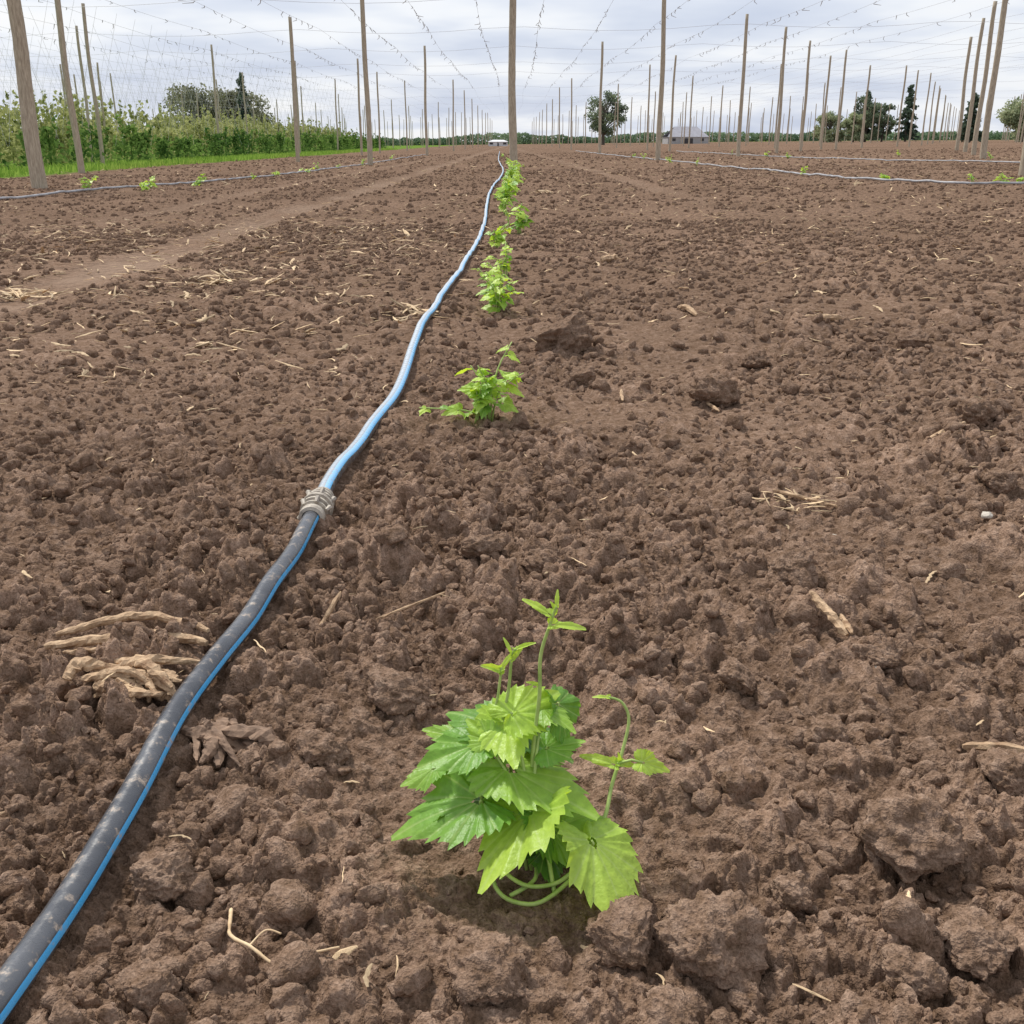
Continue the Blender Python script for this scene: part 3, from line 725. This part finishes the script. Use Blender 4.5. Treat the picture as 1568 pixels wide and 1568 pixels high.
def tree(name,x,y,hgt,wid,mat,seed,n=9000,lf=.28,low=.2):
    rs_=np.random.default_rng(seed);root=bpy.data.objects.new(name,None);link(root)
    z0=m1(x,y);t_=Geo();C=[]
    V,F=sweep(smooth_path([(x,y,z0-.2),(x+rs_.normal(0,.1),y,z0+hgt*.3),(x+rs_.normal(0,.2),y,z0+hgt*.75)],10),np.linspace(wid*.045,wid*.015,10),8);t_.add(V,F)
    for k in range(34):
        zt=rs_.uniform(low,1.0);prof=math.sqrt(max(.02,1-((zt-.52)/.52)**2)) if zt>.52 else (.75+.25*(zt-low)/(.52-low))
        a=rs_.uniform(0,6.28);rr_=wid*.5*prof*rs_.uniform(.35,.95)
        c_=np.array([x+math.cos(a)*rr_,y+math.sin(a)*rr_,z0+hgt*zt*.93]);C.append((c_,wid*rs_.uniform(.09,.17)))
        st=np.array([x,y,z0+hgt*zt*.5]);V,F=sweep(smooth_path([st,(st+c_)/2+[0,0,hgt*.03],c_],6),np.linspace(wid*.016,wid*.004,6),5);t_.add(V,F)
    P=[]
    for c_,r_ in C:
        m_=int(n/34*(r_/(wid*.13))**2);d=rs_.normal(0,1,(m_,3));d/=np.linalg.norm(d,axis=1)[:,None]
        P.append(c_+d*r_*rs_.uniform(.3,1.15,m_)[:,None]*[1,1,.8])
    V,F,r_=leafcloud(np.vstack(P),lf,seed,.6);g_=Geo();g_.add(V,F,rnd=r_)
    new_obj('crown',g_.mesh('crown',False),mat,root);new_obj('trunk',t_.mesh('trunk'),BARK,root)
def conifer(name,x,y,hgt,wid,seed,n=4500,lf=.3):
    rs_=np.random.default_rng(seed);root=bpy.data.objects.new(name,None);link(root);z0=m1(x,y);P=[];t_=Geo()
    V,F=sweep([(x,y,z0-.2),(x,y,z0+hgt*.5),(x,y,z0+hgt)],[wid*.05,wid*.03,.02],7,False);t_.add(V,F)
    nb=70
    for k in range(nb):
        f=.08+.9*k/nb;L_=wid*.5*(1-f)**.8*rs_.uniform(.6,1.15)+.1;a=rs_.uniform(0,6.28)
        m_=int(n/nb*(1.6-1.2*f));u_=rs_.uniform(.1,1,m_)
        P.append(np.column_stack([x+math.cos(a)*L_*u_,y+math.sin(a)*L_*u_,z0+hgt*f-L_*.25*u_**2])+rs_.normal(0,.12,(m_,3))*[1,1,.7])
        V,F=sweep([(x,y,z0+hgt*f),(x+math.cos(a)*L_,y+math.sin(a)*L_,z0+hgt*f-L_*.25)],[.04,.01],4,False);t_.add(V,F)
    V,F,r_=leafcloud(np.vstack(P),lf,seed);g_=Geo();g_.add(V,F,rnd=r_)
    new_obj('crown',g_.mesh('crown',False),CONM,root);new_obj('trunk',t_.mesh('trunk'),BARK,root)
tree('broadleaf_tree',-42,150,8.8,12.5,TREEM,1,9000,lf=.34,low=.1);tree('broadleaf_tree',-37,152,7.8,8.5,TREEM,2,6000,lf=.34,low=.1)
conifer('conifer_tree',-36.2,148,9.8,3.8,3)
tree('oak_tree',13.4,160,7.6,6.2,TREEG,5,4500,low=.22)
tree('broadleaf_tree',46.5,160,4.2,4.4,TREEL,6,4000,low=.1);tree('broadleaf_tree',49.5,158,3.9,3.6,TREEL,16,3000,low=.1)
tree('broadleaf_tree',51.8,160,6.4,5.0,TREEG,7,4000,low=.12);tree('broadleaf_tree',54.6,161,6.0,4.0,TREEG,17,3000,low=.12)
conifer('conifer_tree',57,158,7.8,3.8,8);conifer('conifer_tree',52.6,163,7.2,3.2,18)
tree('broadleaf_tree',56,119,4.4,7.0,TREEL,9,6000,low=.1);tree('broadleaf_tree',61,122,4.9,7,TREEL,19,5000,low=.1)
conifer('conifer_tree',49.5,118,5.0,2.6,10)
rs_=np.random.default_rng(77);n=36000
x=rs_.uniform(-175,175,n);prof=1.3+1.2*np.clip(fbm(x*.05,x*0,900,4)+.35,0,1.2)+.5*fbm(x*.6,x*0+3,901,2)
P=np.column_stack([x,255+rs_.uniform(-3,3,n),.012*x*(1-np.abs(x)/400)+prof*rs_.uniform(0,1,n)])
V,F,r_=leafcloud(P,.6,5,.1);g=Geo();g.add(V,F,rnd=r_);new_obj('distant_treeline',g.mesh('distant_treeline',False),foliage('distant_green',(.10,.16,.10),(.24,.32,.19)))

# ------------------------------------------------------------------ buildings
ROOF=simple('metal_roof',(.22,.22,.25),(.30,.30,.34),2,.6,0);WALLG=simple('grey_wall',(.3,.3,.3),(.4,.4,.4),2,.8,0);WHT=simple('white_paint',(.55,.56,.57),(.68,.68,.69),2,.6,0)
DARKW=simple('dark_opening',(.02,.02,.025),(.04,.04,.045),2,.3,0)
def box(g_,x0,x1,y0,y1,z0,z1):
    V=[(x0,y0,z0),(x1,y0,z0),(x1,y1,z0),(x0,y1,z0),(x0,y0,z1),(x1,y0,z1),(x1,y1,z1),(x0,y1,z1)]
    g_.add(V,[(0,3,2,1),(4,5,6,7),(0,1,5,4),(1,2,6,5),(2,3,7,6),(3,0,4,7)])
def barn(name,x,y,w,d,eave,ridge,wallm,roofm,door):
    root=bpy.data.objects.new(name,None);link(root);z0=m1(x,y)-.1
    g_=Geo();box(g_,x-w/2,x+w/2,y-d/2,y+d/2,z0,z0+eave)
    new_obj('walls',g_.mesh('walls',False),wallm,root)
    g_=Geo();o=.12
    V=[(x-w/2-o,y-d/2-o,z0+eave-.02),(x+w/2+o,y-d/2-o,z0+eave-.02),(x+w/2-w*.22,y,z0+ridge),(x-w/2+w*.22,y,z0+ridge),(x+w/2+o,y+d/2+o,z0+eave-.02),(x-w/2-o,y+d/2+o,z0+eave-.02)]
    g_.add(V,[(0,1,2,3),(4,5,3,2),(1,4,2,2),(5,0,3,3),(0,5,4,1)])
    me=g_.mesh('roof',False);new_obj('roof',me,roofm,root)
    g_=Geo();box(g_,x-door/2,x+door/2,y-d/2-.03,y-d/2-.003,z0,z0+eave*.8)
    for sx in(-.35,.35): box(g_,x+w*sx-.25,x+w*sx+.25,y-d/2-.03,y-d/2-.003,z0+eave*.45,z0+eave*.8)
    new_obj('door_and_windows',g_.mesh('doors',False),DARKW,root)
barn('farm_barn',27,170,6.2,6,1.1,2.6,WALLG,ROOF,1.5)
barn('white_shed',-2.1,165,2.9,2.5,.75,1.0,WHT,WHT,.2)

# ------------------------------------------------------------------ sky, sun, camera
SUN_EL=R(55);SUN_AZ=R(-40)
w=bpy.data.worlds.new('World');scene.world=w;w.use_nodes=True;N=w.node_tree.nodes;L=w.node_tree.links
bg=N['Background'];bg.inputs['Strength'].default_value=.125
sky=N.new('ShaderNodeTexSky');sky.sky_type='NISHITA';sky.sun_disc=False;sky.sun_elevation=SUN_EL;sky.sun_rotation=SUN_AZ;sky.air_density=1;sky.dust_density=2
tc=N.new('ShaderNodeTexCoord');sx=N.new('ShaderNodeSeparateXYZ');L.new(tc.outputs['Generated'],sx.inputs[0])
mxm=N.new('ShaderNodeMath');mxm.operation='MAXIMUM';mxm.inputs[1].default_value=0;L.new(sx.outputs['Z'],mxm.inputs[0])
ad=N.new('ShaderNodeMath');ad.operation='ADD';ad.inputs[1].default_value=.12;L.new(mxm.outputs[0],ad.inputs[0])
dx=N.new('ShaderNodeMath');dx.operation='DIVIDE';L.new(sx.outputs['X'],dx.inputs[0]);L.new(ad.outputs[0],dx.inputs[1])
dy=N.new('ShaderNodeMath');dy.operation='DIVIDE';L.new(sx.outputs['Y'],dy.inputs[0]);L.new(ad.outputs[0],dy.inputs[1])
cb=N.new('ShaderNodeCombineXYZ');L.new(dx.outputs[0],cb.inputs[0]);L.new(dy.outputs[0],cb.inputs[1])
cn=tex(N,L,'ShaderNodeTexNoise',cb.outputs[0],.85,4,rough=.5)
cr=ramp(N,[(.34,(4.9,5.4,6.6)),(.48,(6.1,6.5,7.4)),(.58,(7.5,7.7,8.1)),(.70,(8.0,8.0,8.1))]);L.new(cn.outputs['Fac'],cr.inputs['Fac'])
res=mixc(N,L,.9,sky.outputs['Color'],cr.outputs['Color']);L.new(res,bg.inputs['Color'])
sl=bpy.data.lights.new('sun','SUN');sl.energy=3.9;sl.angle=R(6);sl.color=(1,.95,.87)
so=bpy.data.objects.new('sun',sl);link(so)
d=Vector((math.sin(SUN_AZ)*math.cos(SUN_EL),math.cos(SUN_AZ)*math.cos(SUN_EL),math.sin(SUN_EL)))
so.rotation_euler=d.to_track_quat('Z','Y').to_euler();so.location=(0,0,30)
cam=bpy.data.cameras.new('camera');co=bpy.data.objects.new('camera',cam);link(co)
cam.lens=36;cam.sensor_width=36;cam.clip_end=4000;cam.clip_start=.02
co.location=(0,0,.65);co.rotation_euler=(R(70.1),0,0);scene.camera=co
scene.view_settings.view_transform='Standard';scene.view_settings.look='None';scene.view_settings.exposure=0
print('ground',nr,na)
